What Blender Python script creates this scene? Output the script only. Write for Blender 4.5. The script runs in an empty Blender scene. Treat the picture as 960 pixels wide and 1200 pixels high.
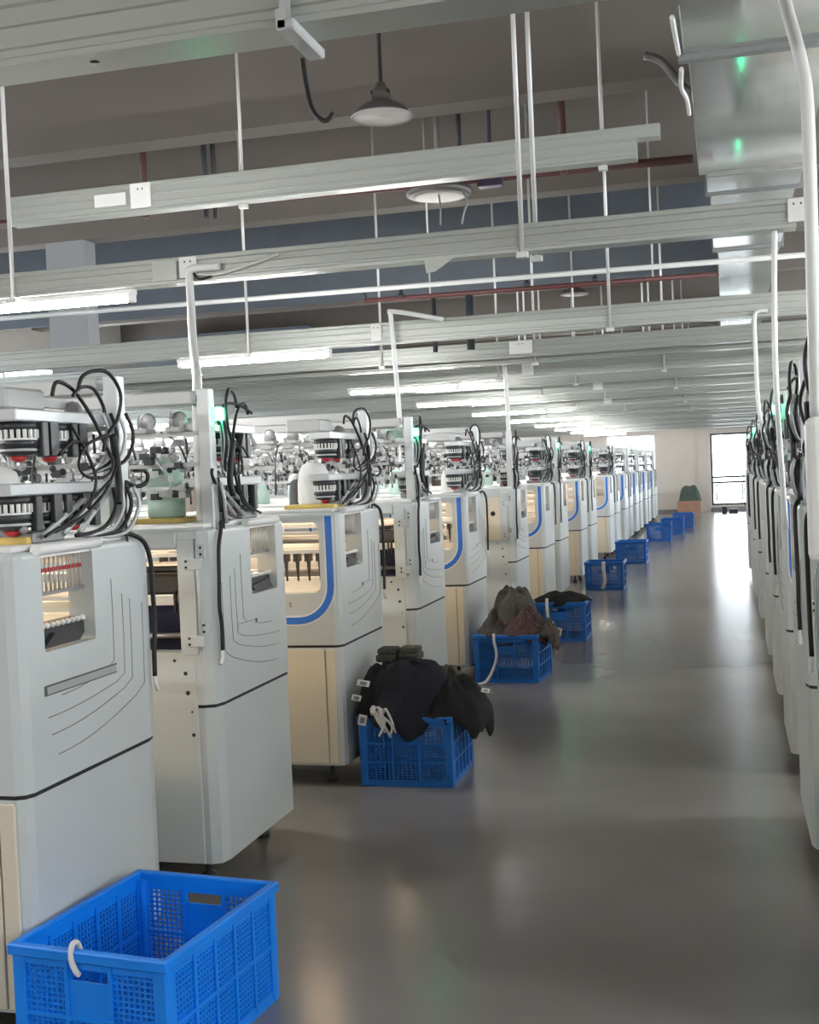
import bpy, bmesh, math, random
from mathutils import Vector, Matrix
random.seed(7)
S = bpy.context.scene
C = S.collection
PI = math.pi

# ------------------------------------------------------------------ camera
F = 1400.0
d = Vector(((850 - 480) / F, (600 - 540) / F, -1)).normalized()     # world +Y in camera space
z = Vector((-.035, 1, 0)); z = (z - d * z.dot(d)).normalized()      # world +Z in camera space
x = d.cross(z)
cam = bpy.data.cameras.new('camera'); co = bpy.data.objects.new('camera', cam); C.objects.link(co)
cam.sensor_width = 36; cam.sensor_fit = 'AUTO'; cam.lens = 36 * F / 1200
cam.clip_start = .05; cam.clip_end = 200
co.matrix_world = Matrix((x, d, z)).to_4x4(); co.location = (0, 0, 1.5)
S.camera = co

# ------------------------------------------------------------------ world, exposure
w = bpy.data.worlds.new('sky'); S.world = w; w.use_nodes = True
bg = w.node_tree.nodes['Background']
bg.inputs[0].default_value = (.86, .93, 1, 1); bg.inputs[1].default_value = 5.5
S.view_settings.view_transform = 'Standard'; S.view_settings.look = 'None'
S.view_settings.exposure = 0.95; S.view_settings.gamma = 1; S.view_settings.use_curve_mapping = False
S.cycles.max_bounces = 8; S.cycles.diffuse_bounces = 5; S.cycles.glossy_bounces = 4
S.cycles.sample_clamp_indirect = 6
TUBE_POWER = 130.0
LAMP_POWER = 12.0

# ------------------------------------------------------------------ materials
def mat(name, col, rough=.5, metal=0, emit=0, noise=0, scale=20, bump=0, spec=.5, stretch=None):
    m = bpy.data.materials.new(name); m.use_nodes = True
    nt = m.node_tree; b = nt.nodes['Principled BSDF']
    b.inputs['Base Color'].default_value = (*col, 1); b.inputs['Roughness'].default_value = rough
    b.inputs['Metallic'].default_value = metal; b.inputs['Specular IOR Level'].default_value = spec
    if emit:
        b.inputs['Emission Color'].default_value = (*col, 1); b.inputs['Emission Strength'].default_value = emit
    if noise or bump:
        tc = nt.nodes.new('ShaderNodeTexCoord'); n = nt.nodes.new('ShaderNodeTexNoise')
        n.inputs['Scale'].default_value = scale; n.inputs['Detail'].default_value = 4
        src = tc.outputs['Object']
        if stretch:
            mp = nt.nodes.new('ShaderNodeMapping'); mp.inputs['Scale'].default_value = stretch
            nt.links.new(src, mp.inputs[0]); src = mp.outputs[0]
        nt.links.new(src, n.inputs['Vector'])
        if noise:
            r = nt.nodes.new('ShaderNodeValToRGB')
            r.color_ramp.elements[0].position = .3; r.color_ramp.elements[1].position = .7
            r.color_ramp.elements[0].color = (*[c * (1 - noise) for c in col], 1)
            r.color_ramp.elements[1].color = (*[min(1, c * (1 + noise)) for c in col], 1)
            nt.links.new(n.outputs['Fac'], r.inputs[0]); nt.links.new(r.outputs[0], b.inputs['Base Color'])
        if bump:
            bp = nt.nodes.new('ShaderNodeBump'); bp.inputs['Strength'].default_value = bump
            bp.inputs['Distance'].default_value = .01
            nt.links.new(n.outputs['Fac'], bp.inputs['Height']); nt.links.new(bp.outputs[0], b.inputs['Normal'])
    return m

def hexc(r, g, b):
    f = lambda v: (v / 255 / 12.92) if v / 255 <= .04045 else ((v / 255 + .055) / 1.055) ** 2.4
    return (f(r), f(g), f(b))

M = {}
M['shell'] = mat('grey_white_enamel', (.53, .57, .565), .33, noise=.02, scale=3)
M['cabinet'] = mat('enamel_sheet', (.52, .56, .555), .38, noise=.02, scale=2)
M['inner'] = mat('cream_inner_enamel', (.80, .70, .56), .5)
M['cream'] = mat('cream_door_enamel', (.66, .60, .47), .4, noise=.02, scale=2)
M['white'] = mat('white_plastic', (.78, .78, .76), .4)
M['lgrey'] = mat('light_grey_metal', (.5, .52, .52), .35, .2)
M['grey'] = mat('mid_grey_metal', (.25, .26, .26), .4, .3)
M['vent'] = mat('vent_grey', (.36, .37, .365), .5)
M['discgrey'] = mat('disc_grey', (.33, .33, .33), .4, .3)
M['groovedark'] = mat('slot_dark_grey', (.09, .09, .09), .6)
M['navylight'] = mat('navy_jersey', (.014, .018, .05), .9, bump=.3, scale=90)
M['standwhite'] = mat('stand_grey_white', (.42, .43, .42), .4)
M['dark'] = mat('dark_plastic', (.03, .032, .036), .4)
M['black'] = mat('black_rubber', (.008, .008, .009), .55)
M['seam'] = mat('seam_rubber', (.012, .012, .012), .7)
M['groove'] = mat('groove_shadow_grey', (.27, .28, .28), .6)
M['blue'] = mat('blue_stripe', hexc(38, 112, 205), .35)
M['red'] = mat('red_plastic', (.5, .02, .03), .4)
M['steel'] = mat('brushed_steel', (.55, .55, .55), .3, .9)
M['yellow'] = mat('yellow_board', (.62, .46, .13), .55, noise=.15, scale=12)
M['greenlamp'] = mat('green_lamp', (.05, 1, .45), .4, emit=14)
M['warm'] = mat('warm_led', (1, .76, .5), .4, emit=LAMP_POWER)
M['tube'] = mat('fluorescent_tube', (1, .985, .97), .4, emit=TUBE_POWER)
M['tray'] = mat('tray_painted_steel', (.42, .44, .41), .30, .25)
M['rod'] = mat('rod_zinc', (.62, .62, .6), .4, .2)
M['duct'] = mat('galvanised_duct', (.60, .62, .60), .10, .8, noise=.05, scale=4, bump=.05)
M['ceil'] = mat('ceiling_paint', (.19, .165, .145), .8, noise=.04, scale=1.5)
M['beam'] = mat('beam_paint', (.19, .167, .147), .75, noise=.05, scale=1.2)
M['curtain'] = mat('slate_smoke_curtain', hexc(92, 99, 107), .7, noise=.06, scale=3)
M['pipe_red'] = mat('red_sprinkler_pipe', (.11, .035, .035), .45)
M['pipe_dark'] = mat('dark_pipe', (.03, .035, .04), .45)
M['pipe_white'] = mat('white_conduit', (.74, .75, .73), .4)
M['column'] = mat('column_paint', (.36, .37, .38), .7)
M['wall'] = mat('wall_paint', (.72, .67, .60), .7, noise=.03, scale=2)
M['frame'] = mat('window_aluminium', (.03, .032, .035), .4)
M['wframe'] = mat('window_white_frame', (.75, .75, .73), .4)
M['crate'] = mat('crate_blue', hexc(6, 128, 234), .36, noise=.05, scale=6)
M['cratedark'] = mat('crate_blue_shaded', hexc(18, 100, 184), .42, noise=.08, scale=6)  # same crate blue, darkened for the weaker light on the crates further along
M['navy'] = mat('navy_knit', (.006, .008, .016), .95, bump=.4, scale=90)
M['blackcloth'] = mat('black_knit', (.008, .008, .009), .95, bump=.4, scale=90)
M['olive'] = mat('olive_grey_knit', (.075, .075, .062), .95, noise=.3, scale=60, bump=.4)
M['brown'] = mat('grey_brown_knit', (.060, .052, .046), .95, noise=.5, scale=55, bump=.6)
M['maroon'] = mat('mottled_maroon_knit', (.09, .05, .05), .95, noise=.7, scale=70, bump=.6)
M['paper'] = mat('white_paper', (.75, .75, .73), .7)
M['cotton'] = mat('white_cotton', (.62, .62, .60), .9, bump=.3, scale=80)
M['yarn_w'] = mat('white_yarn', (.70, .71, .68), .9, bump=.3, scale=60, stretch=(1, 1, 8))
M['yarn_m'] = mat('mint_yarn', (.50, .66, .58), .9, bump=.3, scale=60, stretch=(1, 1, 8))
M['yarn_b'] = mat('brown_yarn', (.20, .165, .14), .9, bump=.3, scale=60, stretch=(1, 1, 8))
M['yarn_g'] = mat('grey_yarn', (.10, .10, .105), .9, bump=.3, scale=60, stretch=(1, 1, 8))
M['yarn_k'] = mat('black_yarn', (.018, .018, .02), .9, bump=.3, scale=60, stretch=(1, 1, 8))
M['lampgrey'] = mat('pendant_grey', (.16, .15, .145), .4, .4)
M['lampin'] = mat('pendant_reflector', (.42, .40, .37), .5, .3)
M['card'] = mat('cardboard', (.50, .29, .20), .8, noise=.08, scale=5)
M['greenbag'] = mat('green_cloth', (.10, .14, .115), .9, bump=.3, scale=20)
M['purple'] = mat('dark_purple_box', (.035, .025, .06), .5)

# floor: dark glossy epoxy with faint cloudy wear
fm = bpy.data.materials.new('epoxy_floor'); fm.use_nodes = True
nt = fm.node_tree; fb = nt.nodes['Principled BSDF']
tc = nt.nodes.new('ShaderNodeTexCoord'); n1 = nt.nodes.new('ShaderNodeTexNoise'); n1.inputs['Scale'].default_value = .9; n1.inputs['Detail'].default_value = 6
r1 = nt.nodes.new('ShaderNodeValToRGB')
r1.color_ramp.elements[0].position = .3; r1.color_ramp.elements[0].color = (.17, .16, .148, 1)
r1.color_ramp.elements[1].position = .75; r1.color_ramp.elements[1].color = (.24, .225, .208, 1)
n3 = nt.nodes.new('ShaderNodeTexNoise'); n3.inputs['Scale'].default_value = 2.2
bp = nt.nodes.new('ShaderNodeBump'); bp.inputs['Strength'].default_value = .03; bp.inputs['Distance'].default_value = .02
for n in (n1, n3): nt.links.new(tc.outputs['Object'], n.inputs['Vector'])
nt.links.new(n1.outputs['Fac'], r1.inputs[0]); nt.links.new(r1.outputs[0], fb.inputs['Base Color'])
fb.inputs['Roughness'].default_value = .21
nt.links.new(n3.outputs['Fac'], bp.inputs['Height']); nt.links.new(bp.outputs[0], fb.inputs['Normal'])
M['floor'] = fm
gm = bpy.data.materials.new('window_glass'); gm.use_nodes = True
gnt = gm.node_tree; gnt.nodes.clear()
go = gnt.nodes.new('ShaderNodeOutputMaterial'); gt = gnt.nodes.new('ShaderNodeBsdfTransparent'); gg = gnt.nodes.new('ShaderNodeBsdfGlossy')
gg.inputs['Roughness'].default_value = .05
mx = gnt.nodes.new('ShaderNodeMixShader'); mx.inputs[0].default_value = .06
gnt.links.new(gt.outputs[0], mx.inputs[1]); gnt.links.new(gg.outputs[0], mx.inputs[2]); gnt.links.new(mx.outputs[0], go.inputs[0])
M['glass'] = gm

# ------------------------------------------------------------------ mesh builder
class MB:
    def __init__(s): s.bm = bmesh.new()
    def box(s, x0, x1, y0, y1, z0, z1, bev=0, seg=2):
        m = Matrix.Translation(((x0 + x1) / 2, (y0 + y1) / 2, (z0 + z1) / 2)) @ Matrix.Diagonal((abs(x1 - x0), abs(y1 - y0), abs(z1 - z0), 1))
        r = bmesh.ops.create_cube(s.bm, size=1, matrix=m)
        if bev:
            es = list({e for v in r['verts'] for e in v.link_edges})
            bmesh.ops.bevel(s.bm, geom=es, offset=bev, segments=seg, profile=.5, affect='EDGES')
        return s
    def prism(s, poly, axis, a, b):
        P = {0: lambda u, v, t: (t, u, v), 1: lambda u, v, t: (u, t, v), 2: lambda u, v, t: (u, v, t)}[axis]
        lo = [s.bm.verts.new(P(u, v, a)) for u, v in poly]; hi = [s.bm.verts.new(P(u, v, b)) for u, v in poly]
        n = len(poly); fs = [s.bm.faces.new(lo[::-1]), s.bm.faces.new(hi)]
        for i in range(n): fs.append(s.bm.faces.new((lo[i], lo[(i + 1) % n], hi[(i + 1) % n], hi[i])))
        bmesh.ops.recalc_face_normals(s.bm, faces=fs)
        return s
    def lathe(s, prof, c=(0, 0, 0), n=20, axis=2, capped=True):
        rings = []
        for r, h in prof:
            ring = []
            for i in range(n):
                a = 2 * PI * i / n; p = [r * math.cos(a), r * math.sin(a), h]
                if axis == 0: p = [p[2], p[0], p[1]]
                if axis == 1: p = [p[0], p[2], p[1]]
                ring.append(s.bm.verts.new((c[0] + p[0], c[1] + p[1], c[2] + p[2])))
            rings.append(ring)
        fs = []
        for a, b in zip(rings, rings[1:]):
            for i in range(n): fs.append(s.bm.faces.new((a[i], a[(i + 1) % n], b[(i + 1) % n], b[i])))
        if capped: fs += [s.bm.faces.new(rings[0][::-1]), s.bm.faces.new(rings[-1])]
        for f in fs: f.smooth = True
        bmesh.ops.recalc_face_normals(s.bm, faces=fs)
        return s
    def cyl(s, p, q, r, n=10):
        return s.tube([p, q], r, n, False)
    def tube(s, pts, r, n=6, smooth=True, sub=5):
        pts = [Vector(p) for p in pts]
        if smooth and len(pts) > 2:
            o = []; P = [pts[0]] + pts + [pts[-1]]
            for i in range(1, len(P) - 2):
                for k in range(sub):
                    t = k / sub; a, b, c, e = P[i - 1], P[i], P[i + 1], P[i + 2]
                    o.append(.5 * ((2 * b) + (c - a) * t + (2 * a - 5 * b + 4 * c - e) * t * t + (3 * b - a - 3 * c + e) * t ** 3))
            pts = o + [pts[-1]]
        rings = []; up = None
        for i, p in enumerate(pts):
            t = (pts[min(i + 1, len(pts) - 1)] - pts[max(i - 1, 0)]).normalized()
            if up is None: up = t.orthogonal().normalized()
            up = (up - t * up.dot(t)); up = up.normalized() if up.length > 1e-6 else t.orthogonal().normalized()
            bn = t.cross(up)
            rings.append([s.bm.verts.new(p + (up * math.cos(2 * PI * k / n) + bn * math.sin(2 * PI * k / n)) * r) for k in range(n)])
        fs = [s.bm.faces.new(rings[0][::-1]), s.bm.faces.new(rings[-1])]
        for a, b in zip(rings, rings[1:]):
            for k in range(n):
                f = s.bm.faces.new((a[k], a[(k + 1) % n], b[(k + 1) % n], b[k])); f.smooth = True; fs.append(f)
        bmesh.ops.recalc_face_normals(s.bm, faces=fs)
        return s
    def ball(s, c, r, u=8, v=6):
        q = bmesh.ops.create_uvsphere(s.bm, u_segments=u, v_segments=v, radius=r, matrix=Matrix.Translation(c))
        for vv in q['verts']:
            for f in vv.link_faces: f.smooth = True
        return s
    def mesh(s, name, m):
        me = bpy.data.meshes.new(name); s.bm.to_mesh(me); s.bm.free()
        me.materials.append(M[m] if isinstance(m, str) else m)
        return me

def link(name, me, parent=None):
    o = bpy.data.objects.new(name, me); C.objects.link(o)
    if parent: o.parent = parent
    return o
def obj(name, mb, m, parent=None): return link(name, mb.mesh(name, m), parent)
def tag(o, label, cat, group=None):
    o['label'] = label; o['category'] = cat
    if group: o['group'] = group
    return o
def thing(name, label, cat, loc=(0, 0, 0), rz=0, group=None):
    o = bpy.data.objects.new(name, None); C.objects.link(o); o.location = loc; o.rotation_euler = (0, 0, rz)
    o.empty_display_size = .1
    return tag(o, label, cat, group)
def struct(name, mb, m, parent=None):
    o = obj(name, mb, m, parent)
    if parent is None: o['kind'] = 'structure'
    return o
def dup(root, loc, label=None, rz=None):
    r = root.copy(); C.objects.link(r); r.location = loc
    if rz is not None: r.rotation_euler = (0, 0, rz)
    if label: r['label'] = label
    for ch in list(root.children):
        c = ch.copy(); C.objects.link(c); c.parent = r
        for g in list(ch.children):
            e = g.copy(); C.objects.link(e); e.parent = c
    return r
ORD = ['first', 'second', 'third', 'fourth', 'fifth', 'sixth', 'seventh', 'eighth', 'ninth', 'tenth', 'eleventh', 'twelfth', 'thirteenth', 'fourteenth', 'fifteenth', 'sixteenth', 'seventeenth', 'eighteenth', 'nineteenth', 'twentieth']

# ------------------------------------------------------------------ room shell
XL, XR, Y0, Y1, ZC = -10.5, 5.5, -5.0, 36.9, 4.9
struct('floor', MB().box(XL - .2, XR + .2, Y0 - .2, Y1 + .2, -.2, 0), 'floor')
struct('ceiling', MB().box(XL - .2, XR + .2, Y0 - .2, Y1 + .2, ZC, ZC + .2), 'ceil')
def wall_with_holes(name, axis, pos, th, a0, a1, holes):
    """wall in plane axis=pos, spanning a0..a1 and 0..ZC, with rectangular holes (a, b, z0, z1)"""
    mb = MB()
    def b(u0, u1, z0, z1):
        if u1 - u0 < .001 or z1 - z0 < .001: return
        if axis == 1: mb.box(u0, u1, pos, pos + th, z0, z1)
        else: mb.box(pos, pos + th, u0, u1, z0, z1)
    cur = a0
    for (u0, u1, z0, z1) in sorted(holes):
        b(cur, u0, 0, ZC); b(u0, u1, 0, z0); b(u0, u1, z1, ZC); cur = u1
    b(cur, a1, 0, ZC)
    return struct(name, mb, 'wall')
far_holes = [(-3.5, -2.02, 1.3, 2.4), (-.42, .95, .18, 2.33), (1.6, 4.6, 1.3, 2.4)]
wall_with_holes('wall_far', 1, Y1, .2, XL, XR, far_holes)
left_holes = [(a, a + 5.4, 2.15, 3.5) for a in (.5, 6.5, 12.5, 18.5, 24.5)]
wall_with_holes('wall_left', 0, XL - .2, .2, Y0, Y1, left_holes)
right_holes = [(a, a + 5.0, 1.5, 3.3) for a in (-3, 3, 9, 15, 21, 27)]
wall_with_holes('wall_right', 0, XR, .2, Y0, Y1, right_holes)
back_holes = []
wall_with_holes('wall_back', 1, Y0 - .2, .2, XL, XR, back_holes)
def window(i, axis, pos, a0, a1, z0, z1, bars, m='frame', t=.05, trans=()):
    mb = MB()
    def b(u0, u1, za, zb):
        if axis == 1: mb.box(u0, u1, pos, pos + .07, za, zb)
        else: mb.box(pos, pos + .07, u0, u1, za, zb)
    b(a0, a1, z0, z0 + t); b(a0, a1, z1 - t, z1); b(a0, a0 + t, z0 + t, z1 - t); b(a1 - t, a1, z0 + t, z1 - t)
    for k in range(1, bars): c = a0 + (a1 - a0) * k / bars; b(c - t / 2, c + t / 2, z0 + t, z1 - t)
    for zt in trans: b(a0 + t, a1 - t, zt - t / 2, zt + t / 2)
    o = struct('window_%d' % i, mb, m)
    zs = [z0 + t] + sorted(trans) + [z1 - t]
    for k in range(bars):
        for za, zb in zip(zs, zs[1:]):
            p = MB(); u0 = a0 + t + (a1 - a0 - 2 * t) * k / bars; u1 = a0 + t + (a1 - a0 - 2 * t) * (k + 1) / bars
            if axis == 1: p.box(u0 + .005, u1 - .005, pos + .03, pos + .036, za + .005, zb - .005)
            else: p.box(pos + .03, pos + .036, u0 + .005, u1 - .005, za + .005, zb - .005)
            obj('pane', p, 'glass', o)
    return o
win = window(1, 1, Y1 + .05, -.42, .95, .18, 2.33, 1, 'frame', .06, (.86, 1.02))
window(2, 1, Y1 + .05, -3.5, -2.02, 1.3, 2.4, 2, 'wframe', .05, (1.9,))
wi = MB()
for a, b, c, e in ((-.30, .50, .76, .80), (-.30, .50, .32, .36), (-.30, -.25, .32, .8), (.45, .50, .32, .8)): wi.box(a, b, Y1 + .02, Y1 + .05, c, e)
obj('inner_frame', wi, 'wframe', win)
window(3, 1, Y1 + .05, 1.6, 4.6, 1.3, 2.4, 3, 'wframe')
for k, (a, b, z0, z1) in enumerate(left_holes): window(4 + k, 0, XL - .15, a, b, z0, z1, 3, 'wframe')
for k, (a, b, z0, z1) in enumerate(right_holes): window(9 + k, 0, XR + .05, a, b, z0, z1, 3, 'wframe')
# far wall trim: corner pilaster beside the window and a dark skirting
struct('trim_1', MB().box(-.78, -.46, Y1 - .12, Y1, 0, ZC), 'wall')
struct('baseboard_far', MB().box(-2.4, -.78, Y1 - .03, Y1, 0, .1).box(-.46, 1.2, Y1 - .03, Y1, 0, .12), 'grey')
# transverse beams
k = 0
yy = 8.1
while yy < 36:
    struct('ceiling_beam', MB().box(XL, XR, yy, yy + .25, 4.03, ZC), 'beam'); yy += 2.9
for cx in (-6.45,):
    for cy in (11.12, 22.7):
        struct('column', MB().box(cx - .22, cx + .22, cy - .11, cy + .11, 0, 4.03), 'column')

# ------------------------------------------------------------------ knitting machine, one prototype list, four mirrored variants
PARTS = []      # dicts: name, mesh, parent index, level (0 always, 1 mid and near, 2 near only), only ('A'/'B'/None), keep ('top' for far bay)
def part(name, mb, m, parent=None, lvl=0, only=None, flag=None, label=None):
    PARTS.append(dict(name=name, me=mb.mesh(name, m), parent=parent, lvl=lvl, only=only, flag=flag, label=label, cache={}))
    return len(PARTS) - 1
L, D = 2.6, .78
PLAN = [(-L, .0), (-.035, 0), (-.012, .012), (0, .04), (0, D - .07), (-.012, D - .02), (-.05, D), (-L, D)]
def rrect(u0, u1, v0, v1, r, n=4):
    o = []
    for cu, cv, a0 in ((u1 - r, v1 - r, 0), (u0 + r, v1 - r, 90), (u0 + r, v0 + r, 180), (u1 - r, v0 + r, 270)):
        for k in range(n + 1):
            a = math.radians(a0 + 90 * k / n); o.append((cu + r * math.cos(a), cv + r * math.sin(a)))
    return o
def build_cover():
    body = MB().prism(PLAN, 2, .69, 1.335)
    bm = body.bm
    top = [e for e in bm.edges if all(v.co.z > 1.33 for v in e.verts) and len(e.link_faces) == 2]
    bmesh.ops.bevel(bm, geom=top, offset=.018, segments=3, profile=.5, affect='EDGES')
    base = link('tmp_body', body.mesh('cover', 'shell'))
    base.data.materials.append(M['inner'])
    cut = MB().box(-L + .1, -.085, .06, D - .06, .80, 1.30)
    cut_o = link('tmp_cut', cut.mesh('cut', 'inner'))
    c2 = MB().prism(rrect(-L + .13, -.095, .945, 1.288, .04), 1, -.1, .3)
    c2o = link('tmp_cut2', c2.mesh('cut', 'shell'))
    c3 = MB().prism(rrect(-L + .2, -.13, .885, 1.262, .008), 1, .5, 1.0)
    c3o = link('tmp_cut3', c3.mesh('cut', 'shell'))
    c4 = MB().prism(rrect(.125, .40, 1.055, 1.322, .012), 0, -.3, .1)
    c4o = link('tmp_cut4', c4.mesh('cut', 'shell'))
    for i, c in enumerate((cut_o, c2o, c3o, c4o)):
        md = base.modifiers.new('b%d' % i, 'BOOLEAN'); md.operation = 'DIFFERENCE'; md.object = c; md.solver = 'EXACT'
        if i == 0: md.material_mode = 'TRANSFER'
    dg = bpy.context.evaluated_depsgraph_get()
    me = bpy.data.meshes.new_from_object(base.evaluated_get(dg)); me.name = 'cover'
    for o in (base, cut_o, c2o, c3o, c4o): bpy.data.objects.remove(o)
    return me
cov = build_cover()
PARTS.append(dict(name='upper_cover', me=cov, parent=None, lvl=0, only=None, flag=None, label=None, cache={}))
CAB = [(-L, .006), (-.037, .006), (-.016, .017), (-.006, .043), (-.006, D - .072), (-.018, D - .024), (-.053, D - .006), (-L, D - .006)]
part('lower_cabinet', MB().prism(CAB, 2, .10, .677), 'cabinet')
SE = [(a * .999 - .004, b * .98 + .008) for a, b in PLAN]
part('dark_seam', MB().prism(SE, 2, .677, .69), 'seam')
for k in range(3):      # front doors
    part('door_panel', MB().box(-L + .03 + k * .83, -L + .85 + k * .83, -.006, .0065, .112, .668, .002, 1), 'cream', lvl=0)
part('corner_strip', MB().box(-.084, -.038, -.005, .0065, .112, .668, .002, 1), 'cream', lvl=1)
for px in (-.12, -L + .15):
    for py in (.12, D - .12):
        part('foot', MB().lathe([(.03, 0), (.03, .03), (.012, .035), (.012, .105)], (px, py, 0), 10), 'dark', lvl=0)
part('rear_panel', MB().box(-L + .01, -.075, D - .003, D + .004, .103, .878, .002, 1), 'shell', lvl=0, only='B')
rcv = part('rear_cover', MB().box(-.62, -.12, D - .002, D + .006, .88, 1.29, .003, 1), 'cream', lvl=2, only='B', flag='rearcover')
part('cover_hole', MB().lathe([(.022, 0), (.022, .003)], (-.19, D + .005, 1.12), 14, 1), 'black', rcv, lvl=2, only='B', flag='rearcover')
part('top_board', MB().box(-L, -.03, .03, D - .03, 1.335, 1.352, .004, 1), 'white')
# blue stripe with its white edging on the front (camera side of the A machines)
def ustripe(wd, y0, y1):
    xo, zt, zb, R = -.0425, 1.318, .811, .17
    xl = -L + .0425
    c = [(xo, zt)] + [(xo - R + R * math.cos(a), zb + R - R * math.sin(a)) for a in [PI / 2 * k / 8 for k in range(9)]]
    c += [(xl + R - R * math.sin(a), zb + R - R * math.cos(a)) for a in [PI / 2 * k / 8 for k in range(9)]] + [(xl, zt)]
    out, inn = [], []
    for i, p in enumerate(c):
        a = c[max(0, i - 1)]; b = c[min(len(c) - 1, i + 1)]
        t = Vector((b[0] - a[0], b[1] - a[1])).normalized(); nn = Vector((-t.y, t.x))
        out.append((p[0] + nn.x * wd, p[1] + nn.y * wd)); inn.append((p[0] - nn.x * wd, p[1] - nn.y * wd))
    mb = MB(); bm = mb.bm; vs = []
    for o, i in zip(out, inn):
        vs.append([bm.verts.new((o[0], y0, o[1])), bm.verts.new((i[0], y0, i[1])), bm.verts.new((i[0], y1, i[1])), bm.verts.new((o[0], y1, o[1]))])
    fs = [bm.faces.new(vs[0][::-1]), bm.faces.new(vs[-1])]
    for a, b in zip(vs, vs[1:]):
        for k in range(4): fs.append(bm.faces.new((a[k], a[(k + 1) % 4], b[(k + 1) % 4], b[k])))
    bmesh.ops.recalc_face_normals(bm, faces=fs)
    return mb
part('stripe_edging', ustripe(.0245, -.004, .002), 'white', lvl=1, flag='stripe')
part('blue_stripe', ustripe(.0165, -.007, .002), 'blue', flag='stripe', label='blue stripe curving round the front window')
# engraved concentric lines on the aisle end
for (yr, zt, zc, yl, zl) in ((.503, 1.222, .965, .20, .925), (.565, 1.17, .915, .125, .875), (.612, 1.15, .892, .138, .825), (.69, 1.13, .862, .165, .765)):
    pts = [(.0006, yr, zt), (.0006, yr, (zt + zc) / 2), (.0006, yr - .005, zc + .01)]
    for k in range(1, 9):
        t = k / 8; pts.append((.0006, yr - (yr - yl) * t, zc - (zc - zl) * math.sin(t * PI / 2)))
    part('engraved_line', MB().tube(pts, .0017, 5, False), 'groove', lvl=2)
part('vent_strip', MB().box(-.004, .003, .115, .505, .938, .962, .001, 1), 'vent', lvl=2, flag='vent')
v_ = len(PARTS) - 1
part('vent_edge', MB().box(.001, .0045, .113, .507, .960, .964).box(.001, .0045, .113, .507, .936, .939).box(.001, .0045, .111, .119, .936, .964), 'groovedark', v_, lvl=2, flag='vent')
bd = part('badge', MB().box(-.004, .002, .36, .55, .938, .962, .001, 1), 'shell', lvl=2, flag='badge')
part('badge_mark', MB().box(.001, .003, .365, .385, .942, .958).box(.001, .003, .39, .545, .955, .957), 'dark', bd, lvl=2, flag='badge')
# works inside the aisle-end opening
part('thread_comb', MB().cyl((.0, .10, 1.338), (.0, .44, 1.338), .016, 10).box(-.09, -.005, .115, .41, 1.315, 1.335), 'white', lvl=1)
for k in range(12):
    yk = .135 + k * .0228
    t = part('yarn_tube', MB().cyl((-.035, yk, 1.215), (-.035, yk, 1.32), .0038, 6), 'lgrey', lvl=2)
    part('red_clip', MB().box(-.040, -.030, yk - .0032, yk + .0032, 1.270, 1.282), 'red', t, lvl=2, flag='vent')
part('guide_rail', MB().box(-.05, -.03, .126, .399, 1.205, 1.215), 'grey', lvl=2)
cb = part('carrier_block', MB().box(-.083, -.03, .13, .39, 1.075, 1.125, .004, 1).prism([(.14, 1.062), (.33, 1.062), (.36, 1.085), (.2, 1.10)], 0, -.06, -.012), 'dark', lvl=1)
for k in range(9):
    part('bead', MB().ball((-.022, .15 + k * .027, 1.122), .0085), 'white', cb, lvl=2)
# interior: needle bed, rails, yarn carriers, lamp, carriage
part('needle_bed', MB().prism([(.22, .81), (.56, .81), (.56, .93), (.42, .99), (.36, .99), (.22, .93)], 0, -L + .11, -.11), 'grey', lvl=1)
part('front_rail', MB().box(-L + .11, -.11, .20, .235, 1.125, 1.145), 'white', lvl=1)
part('rear_rail', MB().box(-L + .11, -.11, .45, .48, 1.14, 1.16), 'lgrey', lvl=1)
for k in range(7):
    xk = -.17 - k * .06 - (.5 if k > 3 else 0)
    part('yarn_carrier', MB().box(xk - .012, xk + .012, .19, .25, 1.085, 1.125).prism([(xk - .01, 1.09), (xk + .01, 1.09), (xk + .004, .985), (xk - .002, .985)], 1, .215, .225), 'dark', lvl=2, only='A')
part('work_lamp', MB().box(-L + .2, -.2, .36, .42, 1.285, 1.297), 'warm', lvl=1)
ca = part('carriage', MB().box(-.42, -.135, .30, .66, 1.085, 1.165, .01, 1).box(-.40, -.2, .34, .60, 1.165, 1.19, .006, 1), 'dark', lvl=2, only='B')
part('carriage_plate', MB().box(-.36, -.20, .655, .666, 1.045, 1.082, .003, 1), 'white', ca, lvl=2, only='B')
part('carriage_lever', MB().box(-.186, -.176, .655, .675, 1.02, 1.10).box(-.205, -.197, .655, .675, 1.02, 1.10), 'dark', ca, lvl=2, only='B')
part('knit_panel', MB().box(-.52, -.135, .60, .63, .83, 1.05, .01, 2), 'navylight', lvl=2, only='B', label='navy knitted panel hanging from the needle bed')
part('take_down_roller', MB().cyl((-L + .12, .66, .93), (-.11, .66, .93), .012, 8), 'steel', lvl=2, only='B')
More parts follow.
